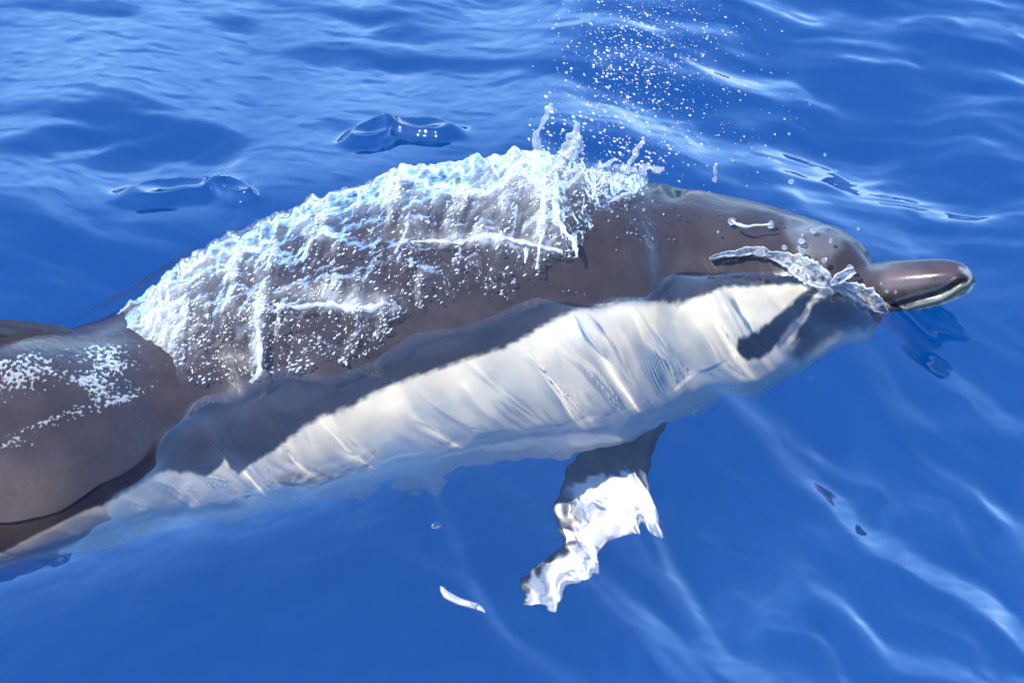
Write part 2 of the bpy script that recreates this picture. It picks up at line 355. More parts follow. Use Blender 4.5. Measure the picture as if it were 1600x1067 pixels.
Cn, Tn = ipu(fC), ipu(fT); Tn /= np.linalg.norm(Tn, axis=1)[:, None]
cR, cY = np.interp(u, uf, fR), Cn[:, 1]
Up = np.array([0, 0, 1]) - Tn[:, 2:3] * Tn; Up /= np.linalg.norm(Up, axis=1)[:, None]
Sd = np.cross(Tn, Up)                                       # towards the camera side (starboard)
NPHI = 300
phi = np.linspace(0, 2 * np.pi, NPHI, endpoint=False)       # 0 = starboard, pi/2 = back
def section(ui, cR, phi):
    """half width and height of a section: the body is a little taller than wide, the beak flatter"""
    wf = pchip([-1150, -900, -400, 0, 1230, 1345, 1380, 1520], [.55, .6, .85, 1, 1, .92, .95, .95], ui)
    hf = pchip([-1150, -900, -400, 0, 1230, 1345, 1380, 1520], [1.6, 1.4, 1.1, 1, 1, 1, 1, 1], ui)
    c, s = np.cos(phi), np.sin(phi)
    n_ = 2 + 1.1 * sstep(1345, 1390, ui); q = (np.abs(c) ** n_ + np.abs(s) ** n_) ** (-1 / n_)
    return cR * wf * c * q, cR * hf * s * q
A, Bv = section(u[:, None], cR[:, None], phi[None, :])
def body_points(ui, phi, off=0.0):
    """points on the body at section ui (photo x of its middle) and angle phi, pushed off the skin by off"""
    def ip(a): return np.stack([np.interp(ui, u, a[:, k]) for k in range(3)], -1)
    a_, b_ = section(ui, np.interp(ui, u, cR), phi)
    nrm = np.stack([np.cos(phi) + 0 * ui, np.sin(phi) + 0 * ui], -1)
    S_, U_ = ip(Sd), ip(Up)
    return ip(Cn) + (a_ + off * nrm[..., 0])[..., None] * S_ + (b_ + off * nrm[..., 1])[..., None] * U_
SPINE = 1.93                                                # the dolphin has rolled a little: its spine lies beyond the top
_d = (phi - SPINE + np.pi) % (2 * np.pi) - np.pi
near = SPINE - np.abs(_d)
U2, PH2 = np.meshgrid(u, phi, indexing='ij'); NR2 = np.broadcast_to(near[None, :], U2.shape)
Pn = body_points(U2, NR2)
qx, qy = to_px(Pn)
# relief: blowhole, the fold between melon and beak, the mouth line, the throat
MOUTH = [(1519, 436), (1500, 441), (1470, 460), (1430, 470), (1386, 483), (1340, 492), (1300, 497), (1272, 508)]
def line_d(px, py, pts):
    d = np.full(np.shape(px), 1e9)
    for (x0, y0), (x1, y1) in zip(pts[:-1], pts[1:]):
        ex, ey = x1 - x0, y1 - y0; t = np.clip(((px - x0) * ex + (py - y0) * ey) / (ex * ex + ey * ey), 0, 1)
        d = np.minimum(d, np.hypot(px - x0 - t * ex, py - y0 - t * ey))
    return d
dm = line_d(qx, qy, MOUTH)
off = -.0040 * np.exp(-(dm / 3.0) ** 2) + .0014 * np.exp(-((dm - 7) / 4) ** 2)
back = np.abs((PH2 - SPINE + np.pi) % (2 * np.pi) - np.pi)                                # angle from the spine
off += .0032 * np.exp(-((U2 - 1140) / 26) ** 2 - (back / .16) ** 2) - .009 * np.exp(-((U2 - 1112) / 13) ** 2 - (back / .11) ** 2) + .004 * np.exp(-((U2 - 1086) / 12) ** 2 - (back / .2) ** 2)
off += .0018 * fbm(U2 / 90, PH2 * 2.2, 2, 61) * (U2 < 1340)
off[-6:] = 0
Pb = body_points(U2, PH2, off)
nb = len(u)
V = np.concatenate([Pb.reshape(-1, 3), [Cn[0] - Tn[0] * .01], [Cn[-1] + Tn[-1] * .001]])
cap0 = nb * NPHI; i = np.arange(NPHI); j = (i + 1) % NPHI
F = grid_faces(nb, NPHI, True)
# pigment: dark cape, white belly, the black stripe from the mouth towards the flipper, the lighter beak; painted chin shading and melon sheen
WHITE_TOP = [(-1200, 990), (-400, 960), (-100, 905), (0, 872), (50, 850), (100, 822), (180, 790), (246, 752), (262, 742), (285, 748), (300, 744), (318, 752), (330, 757), (338, 744), (345, 726), (353, 742), (368, 755), (382, 744), (420, 715), (450, 692), (500, 662), (560, 640), (620, 611), (690, 590), (740, 571),
             (790, 560), (820, 536), (860, 510), (900, 490), (960, 475), (1000, 470), (1060, 488), (1100, 476), (1130, 460), (1200, 452), (1262, 448), (1290, 452), (1330, 500), (1400, 494), (1440, 478), (1500, 449), (1525, 440)]
wt = np.interp(qx, *np.array(WHITE_TOP).T)
fine = fbm(qx / 14, qy / 14, 3, 2); mid_n = fbm(qx / 60, qy / 40, 3, 3)
wmask = sstep(-4, 5, qy - wt + 3 * fine)
dark = np.array([.032, .026, .030]); white = np.array([.88, .80, .60])
c = np.broadcast_to(dark, U2.shape + (3,)) * (1 + .18 * mid_n[..., None])
brown = sstep(-30, 60, -(qx - 120)) * sstep(700, 760, qy)
c = c + brown[..., None] * np.array([.028, .018, .008])
c = c + (white * (1 - .05 * np.clip(mid_n, -1, 1)[..., None]) - c) * wmask[..., None]
def paint(c, poly, rgb, soft=4, k=1.0, nz=2.5):
    m = sstep(-soft, soft, poly_sd(qx, qy, poly) + nz * fine) * k
    return c + (np.array(rgb) - c) * m[..., None]
hd = qx > 900
c = paint(c, [(1300, 470), (1380, 466), (1378, 500), (1330, 514), (1290, 535), (1262, 552), (1236, 545), (1260, 510), (1275, 485)], (.045, .05, .062), 9)  # shading under the chin, painted into the skin colour
c = paint(c, [(1262, 488), (1238, 528), (1212, 540), (1190, 552), (1160, 556), (1146, 548), (1150, 530), (1180, 522), (1215, 505), (1245, 478), (1268, 458), (1290, 452)], (.012, .012, .016), 3)
c = paint(c, [(1270, 485), (1330, 462), (1376, 457), (1430, 447), (1480, 431), (1506, 418), (1514, 430), (1480, 454), (1430, 466), (1386, 481), (1340, 492), (1300, 510), (1262, 530), (1240, 536), (1262, 500)], (.010, .009, .011), 4)
c = paint(c, [(1216, 537), (1240, 512), (1262, 490), (1266, 494), (1244, 520), (1222, 538)], (.20, .21, .24), 3)
c = paint(c, [(1378, 417), (1430, 419), (1456, 429), (1458, 441), (1432, 453), (1378, 458)], (.095, .070, .073), 12, .9)
c = paint(c, [(1458, 412), (1500, 414), (1510, 426), (1480, 440), (1456, 446)], (.055, .036, .042), 8)
c = paint(c, [(1500, 418), (1512, 420), (1524, 436), (1516, 441), (1508, 430)], (.22, .22, .24), 4)
c = paint(c, [(1524, 438), (1500, 446), (1470, 464), (1430, 475), (1386, 487), (1388, 491), (1440, 483), (1480, 471), (1512, 457)], (.12, .13, .105), 3)
c = paint(c, [(1386, 491), (1440, 484), (1478, 474), (1470, 480), (1430, 490), (1380, 500)], (.07, .08, .09), 4)
c = paint(c, [(1230, 322), (1290, 348), (1318, 372), (1316, 390), (1296, 402), (1250, 396), (1225, 360)], (.085, .088, .10), 7, .8)  # blue-grey sky sheen on the melon, painted as skin colour
bh = np.exp(-((U2 - 1110) / 12) ** 2 - ((back - .05) / .10) ** 2)
c = c * (1 - .9 * np.clip(bh * 1.3, 0, 1)[..., None]) + (np.exp(-((U2 - 1140) / 18) ** 2 - (back / .12) ** 2) * .8)[..., None] * np.array([.09, .065, .055])
wet = .25 + .6 * np.exp(-((qx - 1010) / 110) ** 2 - ((qy - 375) / 50) ** 2) + .55 * np.exp(-((qx - 1190) / 90) ** 2 - ((qy - 420) / 18) ** 2) + .25 * (qx < 250)
wet = wet * (qx < 1345) * (1 - .92 * wmask) * np.where(Pb[..., 2] < 0, .35, 1) + .01 + .14 * (qx > 1345)

def new_obj_from(name, V, F, col, wet, parent):
    o = mesh_obj(name, V, F, M_SKIN, parent)
    a = o.data.color_attributes.new('pigment', 'FLOAT_COLOR', 'POINT'); a.data.foreach_set('color', np.concatenate([col, np.ones((len(col), 1))], 1).astype(np.float32).ravel())
    a = o.data.attributes.new('wet', 'FLOAT', 'POINT'); a.data.foreach_set('value', np.asarray(wet, np.float32).ravel())
    o.cycles.is_caustics_receiver = True
    return o
dol = bpy.data.objects.new('dolphin', None); COL.objects.link(dol)
dol['label'] = 'dark grey dolphin with white belly surging half out of the blue water'; dol['category'] = 'dolphin'
col = np.concatenate([c.reshape(-1, 3), [dark, dark]]); wv = np.concatenate([wet.ravel(), [0, 0]])
body_o = new_obj_from('body', V, F, col, wv, dol)
bm = bmesh.new(); bm.from_mesh(body_o.data); bm.verts.ensure_lookup_table()
for k in range(NPHI):
    bm.faces.new([bm.verts[(k + 1) % NPHI], bm.verts[k], bm.verts[cap0]])
    e = (nb - 1) * NPHI; bm.faces.new([bm.verts[e + k], bm.verts[e + (k + 1) % NPHI], bm.verts[cap0 + 1]])
bmesh.ops.recalc_face_normals(bm, faces=bm.faces); bm.to_mesh(body_o.data); bm.free()
body_o.data.polygons.foreach_set('use_smooth', np.ones(len(body_o.data.polygons), bool))

def blade(name, lead, trail, thick, nrm, colour, n=90, m=40, power=.55, parent=None):
    """a fin: closed lens-section blade between a leading and a trailing edge given as 3-D polylines"""
    def res(P, n):
        P = np.asarray(P, float); d = np.r_[0, np.cumsum(np.linalg.norm(np.diff(P, axis=0), axis=1))]; d /= d[-1]
        return np.stack([pchip(d, P[:, k], np.linspace(0, 1, n)) for k in range(3)], -1)
    Lp, Tp = res(lead, n), res(trail, n)
    t = np.linspace(0, 1, n)[:, None]; w_ = np.linspace(0, 1, m // 2 + 1)[None, :]
    chord = np.linalg.norm(Lp - Tp, axis=1)[:, None]
    prof = (w_ ** power) * (1 - w_) ** 1.1 * 1.9
    th = np.minimum(thick * (1 - .75 * t) * (1 + 1.6 * np.exp(-t / .07)), chord * .32) * prof
    base = Lp[:, None, :] * (1 - w_[..., None]) + Tp[:, None, :] * w_[..., None]
    up = base + th[..., None] * nrm; dn = base - th[..., None] * nrm
    ring = np.concatenate([up, dn[:, -2:0:-1]], 1)
    k = ring.shape[1]; V = ring.reshape(-1, 3); F = grid_faces(n, k, True)
    V = np.concatenate([V, [ring[0].mean(0)], [ring[-1].mean(0)]])
    ppx = np.stack(to_px(V), -1)
    o = new_obj_from(name, V, F, colour(V, ppx), np.full(len(V), .1), parent)
    bm = bmesh.new(); bm.from_mesh(o.data); bm.verts.ensure_lookup_table()
    for q in range(k):
        bm.faces.new([bm.verts[(q + 1) % k], bm.verts[q], bm.verts[n * k]])
        bm.faces.new([bm.verts[(n - 1) * k + q], bm.verts[(n - 1) * k + (q + 1) % k], bm.verts[n * k + 1]])
    bmesh.ops.recalc_face_normals(bm, faces=bm.faces); bm.to_mesh(o.data); bm.free()
    o.data.polygons.foreach_set('use_smooth', np.ones(len(o.data.polygons), bool))
    return o
def under(px, py, z):
    """point at depth z (negative) that shows at a photo pixel through the level water"""
    X, Y, _ = ground(px, py, z * KZ); return np.array([X, Y, z])
def dark_col(V, p): return np.broadcast_to(dark * 1.05, (len(V), 3)).copy()
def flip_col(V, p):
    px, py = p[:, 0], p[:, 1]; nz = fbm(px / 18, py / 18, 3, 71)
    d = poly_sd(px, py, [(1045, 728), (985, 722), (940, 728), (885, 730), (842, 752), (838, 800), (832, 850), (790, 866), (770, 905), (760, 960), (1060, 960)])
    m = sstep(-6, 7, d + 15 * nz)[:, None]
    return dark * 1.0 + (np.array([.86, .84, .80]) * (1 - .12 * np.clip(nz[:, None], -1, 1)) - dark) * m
LE = [(1052, 622, -.25), (1052, 652, -.265), (1034, 690, -.28), (1018, 740, -.30), (1016, 790, -.32), (1006, 832, -.335), (962, 842, -.345), (928, 866, -.36), (908, 906, -.375), (880, 932, -.385)]
TE = [(925, 622, -.25), (918, 668, -.265), (880, 706, -.28), (842, 738, -.295), (842, 782, -.32), (850, 822, -.335), (852, 850, -.35), (828, 864, -.365), (802, 884, -.375), (800, 926, -.385)]
lead = [under(a - 34 * min(1, (b - 600) / 250), b - 6, d) for a, b, d in LE]; trail = [under(a - 34 * min(1, (b - 600) / 250), b - 6, d) for a, b, d in TE]
e1 = lead[-2] - lead[1]; e2 = trail[4] - lead[4]; nf = np.cross(e1, e2); nf /= np.linalg.norm(nf)
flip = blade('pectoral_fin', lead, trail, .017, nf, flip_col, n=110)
# the far flipper: the near one mirrored in the plane of the spine
i0 = int(np.argmin(abs(u - 1000))); c0, s0 = Cn[i0], Sd[i0] * math.sin(SPINE) - Up[i0] * math.cos(SPINE)
mir = lambda P: np.array(P) - 2 * ((np.array(P) - c0) @ s0)[..., None] * s0
nf2 = nf - 2 * (nf @ s0) * s0
flip2 = blade('pectoral_fin', mir(lead), mir(trail), .017, nf2, dark_col, n=60)
def spine(x, h, side=0.0):
    k = int(np.argmin(abs(u - x))); return body_points(np.array(float(x)), np.array(SPINE)) + (Up[k] * math.sin(SPINE) + Sd[k] * math.cos(SPINE)) * h
dl = [spine(150, -.06), spine(120, -.004), spine(60, .012), spine(-10, .035), spine(-90, .085), spine(-170, .15), spine(-250, .20), spine(-320, .225), spine(-365, .226)]
dt = [spine(-310, -.06), spine(-300, -.01), spine(-295, .01), spine(-290, .04), spine(-292, .08), spine(-300, .12), spine(-318, .16), spine(-342, .195), spine(-372, .222)]
k0 = int(np.argmin(abs(u + 150)))
dorsal = blade('dorsal_fin', dl, dt, .02, Sd[k0] * math.sin(SPINE) - Up[k0] * math.cos(SPINE), dark_col, n=60)
k1 = 6; tail_c, tail_t, tail_s = Cn[k1], -Tn[k1], Sd[k1]
flk = []
for sg in (1, -1):
    q = lambda a, b: tail_c + tail_t * a + tail_s * sg * b
    flk.append(blade('fluke', [q(-.10, -.01), q(-.02, .06), q(.05, .14), q(.12, .21), q(.18, .25)], [q(.08, -.01), q(.10, .05), q(.13, .12), q(.16, .19), q(.185, .25)], .012, Up[k1], dark_col, n=40))
# one continuous body: fins joined on by boolean union
for f in [flip, flip2, dorsal] + flk:
    md = body_o.modifiers.new('join', 'BOOLEAN'); md.operation = 'UNION'; md.solver = 'EXACT'; md.object = f
dg = bpy.context.evaluated_depsgraph_get()
me = bpy.data.meshes.new_from_object(body_o.evaluated_get(dg), preserve_all_data_layers=True, depsgraph=dg)
ok_join = len(me.vertices) > len(body_o.data.vertices) * .9 and 'pigment' in me.attributes
body_o.modifiers.clear()
if ok_join:
    from mathutils.kdtree import KDTree
    def grab(m, nm, pr, n):
        q = np.empty(len(m.vertices) * n, np.float32); m.attributes[nm].data.foreach_get(pr, q); return q.reshape(-1, n)
    src = [flip, flip2, dorsal] + flk + [body_o]
    sc_ = np.concatenate([grab(f.data, 'pigment', 'color', 4) for f in src]); sw_ = np.concatenate([grab(f.data, 'wet', 'value', 1) for f in src])
    kd = KDTree(len(sc_)); n_ = 0
    for f in src:
        for v in f.data.vertices: kd.insert(v.co, n_); n_ += 1
    kd.balance()
    ix = np.array([kd.find(v.co)[1] for v in me.vertices])
    me.attributes['pigment'].data.foreach_set('color', sc_[ix].ravel()); me.attributes['wet'].data.foreach_set('value', sw_[ix].ravel())
    body_o.data = me
    for f in [flip, flip2, dorsal] + flk: bpy.data.objects.remove(f)
else:
    for f in [flip, flip2, dorsal] + flk: f.parent = dol

# where the sea lies only millimetres deep over the body it is a clear film
_c = .006; _nx, _ny = 400, 240; _x0, _y0 = -1.2, -.75
_P = Pb.reshape(-1, 3); _i = ((_P[:, 0] - _x0) / _c).astype(int); _j = ((_P[:, 1] - _y0) / _c).astype(int); _in = (_i > 0) & (_i < _nx - 1) & (_j > 0) & (_j < _ny - 1)
zb = np.full((_ny, _nx), -1.0); np.maximum.at(zb, (_j[_in], _i[_in]), _P[_in, 2])
for _ in range(2): zb = np.where(zb > -.9, zb, np.maximum.reduce([np.roll(zb, 1, 0), np.roll(zb, -1, 0), np.roll(zb, 1, 1), np.roll(zb, -1, 1)]))
for _ in range(4): zb = np.minimum.reduce([zb, np.roll(zb, 1, 0), np.roll(zb, -1, 0), np.roll(zb, 1, 1), np.roll(zb, -1, 1)])
_X, _Y = np.meshgrid(SEA[0], SEA[1]); _fi = np.clip((_X - _x0) / _c - .5, 0, _nx - 2.001); _fj = np.clip((_Y - _y0) / _c - .5, 0, _ny - 2.001)
_ii, _jj = _fi.astype(int), _fj.astype(int); _tx, _ty = _fi - _ii, _fj - _jj
_zz = (zb[_jj, _ii] * (1 - _tx) + zb[_jj, _ii + 1] * _tx) * (1 - _ty) + (zb[_jj + 1, _ii] * (1 - _tx) + zb[_jj + 1, _ii + 1] * _tx) * _ty
thin = (1 - sstep(THIN[0], THIN[1], SEA[2] - _zz)) * (1 - sstep(.24, .32, _X))
_a = sea.data.attributes.new('thin', 'FLOAT', 'POINT'); _v = np.zeros(len(sea.data.vertices), np.float32); _v[:thin.size] = thin.ravel(); _a.data.foreach_set('value', _v)

# ------------------------------------------------------------------ water thrown up by the dolphin
NF = np.array([0, -CS, SN])                                   # towards the camera side
_fr = (Pb[::2, ::2].reshape(-1, 3)); _k = np.cos(PH2[::2, ::2]).ravel() > -.62
_fr = _fr[_k & (U2[::2, ::2].ravel() > -100)]; _fx, _fy = to_px(_fr)
_fn = np.stack([_fx, _fy], 1)
def on_body(px, py, lift=.01):
    """point on the camera side of the body showing at a photo pixel, lifted towards the lens"""
    k = int(np.argmin((_fn[:, 0] - px) ** 2 + (_fn[:, 1] - py) ** 2 - 4e3 * (_fr @ NF)))
    return _fr[k] + NF * lift
def at_depth(px, py, Y):
    """point over the given Y that shows at a photo pixel"""
    b = (533.5 - py) / SC / DIST; a = (px - 800) / SC / DIST
    dy = CS + b * SN; t = (Y + DIST * CS) / dy
    return np.array([a * t, Y, DIST * SN + t * (b * CS - SN)])
def set_foam(o, f):
    a = o.data.attributes.new('foam', 'FLOAT', 'POINT'); a.data.foreach_set('value', np.broadcast_to(np.asarray(f, np.float32), (len(o.data.vertices),)).ravel())
def skin_sheet(name, u0, u1, p0, p1, nu, npx, shape, mat):
    """water lying on the skin: shape(u, phi, px, py) -> thickness, foam, keep"""
    uu, pp = np.meshgrid(np.linspace(u0, u1, nu), np.linspace(p0, p1, npx), indexing='ij')
    P0 = body_points(uu, pp, .004); px, py = to_px(P0)
    th, fo, keep = shape(uu, pp, px, py)
    P = body_points(uu, pp, th)
    F = grid_faces(nu, npx); kk = keep.ravel(); F = F[kk[F].all(1)]
    used = np.unique(F); re = np.full(kk.size, -1); re[used] = np.arange(len(used))
    o = mesh_obj(name, P.reshape(-1, 3)[used], re[F], mat)
    set_foam(o, fo.ravel()[used]); return o
SPL = [(192, 486), (222, 448), (262, 405), (300, 372), (350, 345), (400, 322), (480, 290), (560, 262), (640, 240), (740, 215), (880, 205), (910, 250), (965, 262), (1045, 262), (1052, 282), (1000, 300), (955, 312), (925, 345),
       (915, 395), (885, 415), (835, 440), (790, 470), (730, 462), (700, 475), (640, 492), (600, 530), (540, 560), (480, 580), (420, 600), (395, 604), (300, 606), (230, 618), (203, 590), (212, 555), (190, 520)]
def splash_shape(U, P, px, py):
    sdp = poly_sd(px, py, SPL); sdp = np.where(P > 1.9, np.where((U > 205) & (U < 1040), 25 + 0 * sdp, sdp), sdp)
    rag = 13 * fbm(px / 22, py / 22, 3, 81) + 7 * fbm(px / 60, py / 60, 2, 82)
    e = sdp + rag
    core = sstep(0, 55, e)
    q = px + (py - 400) * .22 + 10 * fbm(px / 60, py / 60, 2, 83)                     # curtains run down the flank, a little aslant
    rib = perlin(q / 26, py / 190, 84); rib2 = perlin(q / 11, py / 75, 85)
    ca, sa = math.cos(-.55), math.sin(-.55); lx, ly = px * ca + py * sa, -px * sa + py * ca
    lump = fbm(lx / 24, ly / 11, 2, 86, .4)
    big = fbm(px / 85, py / 60, 2, 87)
    th = .004 + core * (.012 + .0055 * np.clip(rib, -1, 1) * (1 - .5 * sstep(1.2, 1.9, P)) + .0018 * rib2 + .008 * big) + core * .0016 * lump
    crest = np.exp(-((P - 2.0) / .35) ** 2) * sstep(520, 760, U) * (1 - sstep(900, 980, U))
    th = th + crest * core * (.012 + .011 * np.clip(perlin(U / 34, P * .5, 88) + .5 * perlin(U / 13, P, 89), 0, 1))
    th = np.maximum(th, .0015) + .001
    vein = sstep(.12, .6, rib + .5 * rib2 + .25 * lump)
    spot = lambda cx, cy_, rx, ry, a=0: np.exp(-(((px - cx) * math.cos(a) + (py - cy_) * math.sin(a)) / rx) ** 2 - ((-(px - cx) * math.sin(a) + (py - cy_) * math.cos(a)) / ry) ** 2)
    fo = .36 * sstep(.2, .75, rib + .5 * rib2) * sstep(-.4, .3, big) + .12 * sstep(1.0, 1.7, P) * sstep(-.2, .6, rib2 + big) * sstep(-.2, .5, big + .3) + .06 * sstep(.3, .8, lump + .4 * big)
    fo += .5 * spot(240, 520, 45, 75, .2) + .35 * spot(850, 300, 28, 105, .0) + .28 * spot(780, 290, 50, 80) + .4 * spot(545, 478, 85, 16, .12) + .4 * spot(770, 385, 130, 9, .03) + .4 * spot(402, 540, 10, 70, .08) + .2 * spot(330, 400, 70, 60, -.6) + .3 * spot(990, 262, 36, 18)
    Pz = body_points(U, P, 0.0); dz_ = Pz[..., 2] - sea_z(Pz[..., 0], Pz[..., 1])
    line_ = .5 * ((dz_ > .004) & (dz_ < .014) & (U > 170) & (U < 960) & (P < .9)) * sstep(-.1, .5, big + .5 * lump)
    global GLINT_BEADS; GLINT_BEADS = (body_points(U, P, np.maximum(th + .0015, .003)), px, py, th, line_ + np.where(e > 4, (.25 + .75 * sstep(.0, .5, rib + .4 * rib2)) * (.4 + .6 * sstep(-.3, .4, big)), 0) * (P < 1.75))
    fo = fo * (.55 + .6 * sstep(-.3, .5, lump)) * sstep(0, 12, e)
    P1 = body_points(U, P, 0.0); dry = P1[..., 2] > sea_z(P1[..., 0], P1[..., 1]) + .002
    return th, np.clip(fo * sstep(2, 40, e), 0, 1), (e > 0) & dry
spl = skin_sheet('splash_sheet', 180, 1060, -.55, 2.75, 900, 460, splash_shape, M_SPLASH)
spl['label'] = 'sparkling sheet of broken white water streaming over the dolphin\'s back'; spl['category'] = 'splash'; spl['kind'] = 'stuff'
_bp, _bx, _by, _bt, _bw = GLINT_BEADS  # white beads stand in for sun glints, plus foam specks along the waterline
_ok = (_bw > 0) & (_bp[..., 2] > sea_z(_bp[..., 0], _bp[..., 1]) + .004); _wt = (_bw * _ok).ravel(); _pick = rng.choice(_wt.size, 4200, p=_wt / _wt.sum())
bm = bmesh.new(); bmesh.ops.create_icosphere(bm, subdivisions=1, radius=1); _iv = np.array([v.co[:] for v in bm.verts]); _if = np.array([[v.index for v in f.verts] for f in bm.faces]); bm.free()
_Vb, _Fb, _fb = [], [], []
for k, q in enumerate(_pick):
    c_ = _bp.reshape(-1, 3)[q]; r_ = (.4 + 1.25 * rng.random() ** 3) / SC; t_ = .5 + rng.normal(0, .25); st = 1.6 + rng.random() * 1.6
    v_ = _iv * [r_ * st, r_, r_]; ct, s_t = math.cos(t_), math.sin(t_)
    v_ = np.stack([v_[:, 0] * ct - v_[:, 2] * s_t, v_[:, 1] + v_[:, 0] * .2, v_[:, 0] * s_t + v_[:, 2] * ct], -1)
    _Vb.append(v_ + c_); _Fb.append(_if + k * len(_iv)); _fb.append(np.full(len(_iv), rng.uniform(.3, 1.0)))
bd = mesh_obj('glint_beads', np.concatenate(_Vb), np.concatenate(_Fb), M_SPLASH, kind='stuff', label='glittering beads of water torn off the splash over the dolphin\'s back', category='spray'); set_foam(bd, np.concatenate(_fb))
def foam_glare_shape(U, P, px, py):
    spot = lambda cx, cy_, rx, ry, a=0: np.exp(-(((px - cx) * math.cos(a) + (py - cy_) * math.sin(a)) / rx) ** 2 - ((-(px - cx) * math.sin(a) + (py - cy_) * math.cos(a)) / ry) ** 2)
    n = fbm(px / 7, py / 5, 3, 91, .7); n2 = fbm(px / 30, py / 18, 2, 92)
    s_ = 1.0 * spot(20, 575, 75, 42, -.15) + .95 * spot(170, 560, 42, 36, .5) + .8 * spot(140, 598, 50, 14, .3) + .75 * spot(80, 655, 95, 13, -.42) + .5 * spot(20, 695, 30, 10) + .7 * spot(185, 625, 60, 9, -.4)  # first patch is sun glare on the skin shaped as foam, others foam bits
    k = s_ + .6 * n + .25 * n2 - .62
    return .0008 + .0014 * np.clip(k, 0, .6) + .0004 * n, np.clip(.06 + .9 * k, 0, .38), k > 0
fr_ = skin_sheet('foam_and_glare', -60, 260, -.5, 1.6, 420, 330, foam_glare_shape, M_SPLASH)
fr_['label'] = 'thin white foam, and sun glare shaped as foam, on the dark flank at the left edge'; fr_['category'] = 'foam'; fr_['kind'] = 'stuff'

def tube(name, pts, radii, mat, foam, lumps=.35, n=16, seed=0, flat=1.0, closed=False, res=6, label=None, cat=None, group=None):
    """a lumpy rope of water along 3-D points"""
    P = np.asarray(pts, float); r = np.asarray(radii, float)
    d = np.r_[0, np.cumsum(np.linalg.norm(np.diff(P, axis=0), axis=1))]; m = max(8, int(d[-1] / .0016)); t = np.linspace(0, d[-1], m)
    C_ = np.stack([pchip(d, P[:, k], t) for k in range(3)], -1); R = np.interp(t, d, r) * np.clip(1 + .55 * perlin(t / .009, 0 * t + .37, seed + 3.3), .3, 2)
    T_ = np.gradient(C_, axis=0); T_ /= np.linalg.norm(T_, axis=1)[:, None]
    S_ = np.cross(T_, NF); S_ /= np.linalg.norm(S_, axis=1)[:, None]; W_ = np.cross(S_, T_)
    a = np.linspace(0, 2 * np.pi, n, endpoint=False)[None, :]
    R2 = R[:, None] * (1 + lumps * fbm(t[:, None] / .011 + 0 * a, np.cos(a) * 1.1 + np.sin(a) * .7 + 0 * t[:, None], 2, seed + 7.7))
    V = C_[:, None] + (R2 * np.cos(a))[..., None] * S_[:, None] + (R2 * flat * np.sin(a))[..., None] * W_[:, None]
    k = len(t) * n; V = np.concatenate([V.reshape(-1, 3), [C_[0]], [C_[-1]]]); F = grid_faces(len(t), n, True)
    i = np.arange(n); j = (i + 1) % n
    o = mesh_obj(name, V, F, mat)
    bm = bmesh.new(); bm.from_mesh(o.data); bm.verts.ensure_lookup_table()
    for q in range(n):
        bm.faces.new([bm.verts[(q + 1) % n], bm.verts[q], bm.verts[k]]); bm.faces.new([bm.verts[k - n + q], bm.verts[k - n + (q + 1) % n], bm.verts[k + 1]])
    bm.normal_update(); bm.to_mesh(o.data); bm.free(); o.data.polygons.foreach_set('use_smooth', np.ones(len(o.data.polygons), bool))
    set_foam(o, foam)
    if label: o['label'] = label; o['category'] = cat
    if group: o['group'] = group
    return o
def px_rope(name, pxr, lift, **kw):
    pts = [on_body(x, y, lift) if Yd is None else at_depth(x, y, Yd) for x, y, r, Yd in pxr]
    return tube(name, pts, [r * (.7 if name == 'splash_jet' else .6) / SC for _, _, r, _ in pxr], **kw)
jet = dict(mat=M_SPLASH, cat='jet of water', group='jets thrown up from the back')
Yb = float(np.interp(870, u, cY)) + .05
J = [([(848, 262, 13, Yb), (842, 235, 9, Yb), (838, 212, 7, Yb), (846, 196, 5, Yb), (855, 180, 5, Yb), (859, 170, 8, Yb), (861, 163, 4, Yb)], 'tallest thin finger of water standing on the splash, with a beaded tip'),
     ([(880, 262, 14, Yb), (886, 240, 14, Yb), (893, 222, 13, Yb), (899, 208, 7, Yb), (902, 196, 5, Yb), (896, 188, 3, Yb)], 'stubby frothy jet just right of the tallest finger of water'),
     ([(860, 262, 10, Yb), (880, 250, 11, Yb), (896, 236, 12, Yb), (907, 228, 10, Yb), (905, 214, 6, Yb)], 'thick curled lobe of white water between two jets'),
     ([(966, 292, 5, Yb), (974, 272, 6, Yb), (984, 255, 5, Yb), (992, 240, 6, Yb), (999, 229, 6, Yb), (1006, 220, 3, Yb)], 'slim leaning jet of white water behind the blowhole'),
     ([(1012, 296, 4, Yb), (1006, 282, 5, Yb), (1002, 268, 6, Yb), (1012, 262, 6, Yb), (1026, 266, 5, Yb), (1038, 262, 3, Yb)], 'hooked little jet of water nearest the blowhole'),
     ([(1116, 284, 4, .24), (1118, 274, 4, .24), (1117, 265, 4, .24), (1119, 256, 3, .24)], 'tiny upright splash standing at the blowhole'),
     ([(930, 278, 4, Yb), (940, 262, 5, Yb), (952, 256, 4, Yb), (961, 246, 3, Yb)], 'small ragged tongue of spray left of the leaning jet')]
for k, (p, lab) in enumerate(J):
    px_rope('splash_jet', p, .0, foam=.22, lumps=.9, seed=k * 3 + 1, label=lab, **jet)
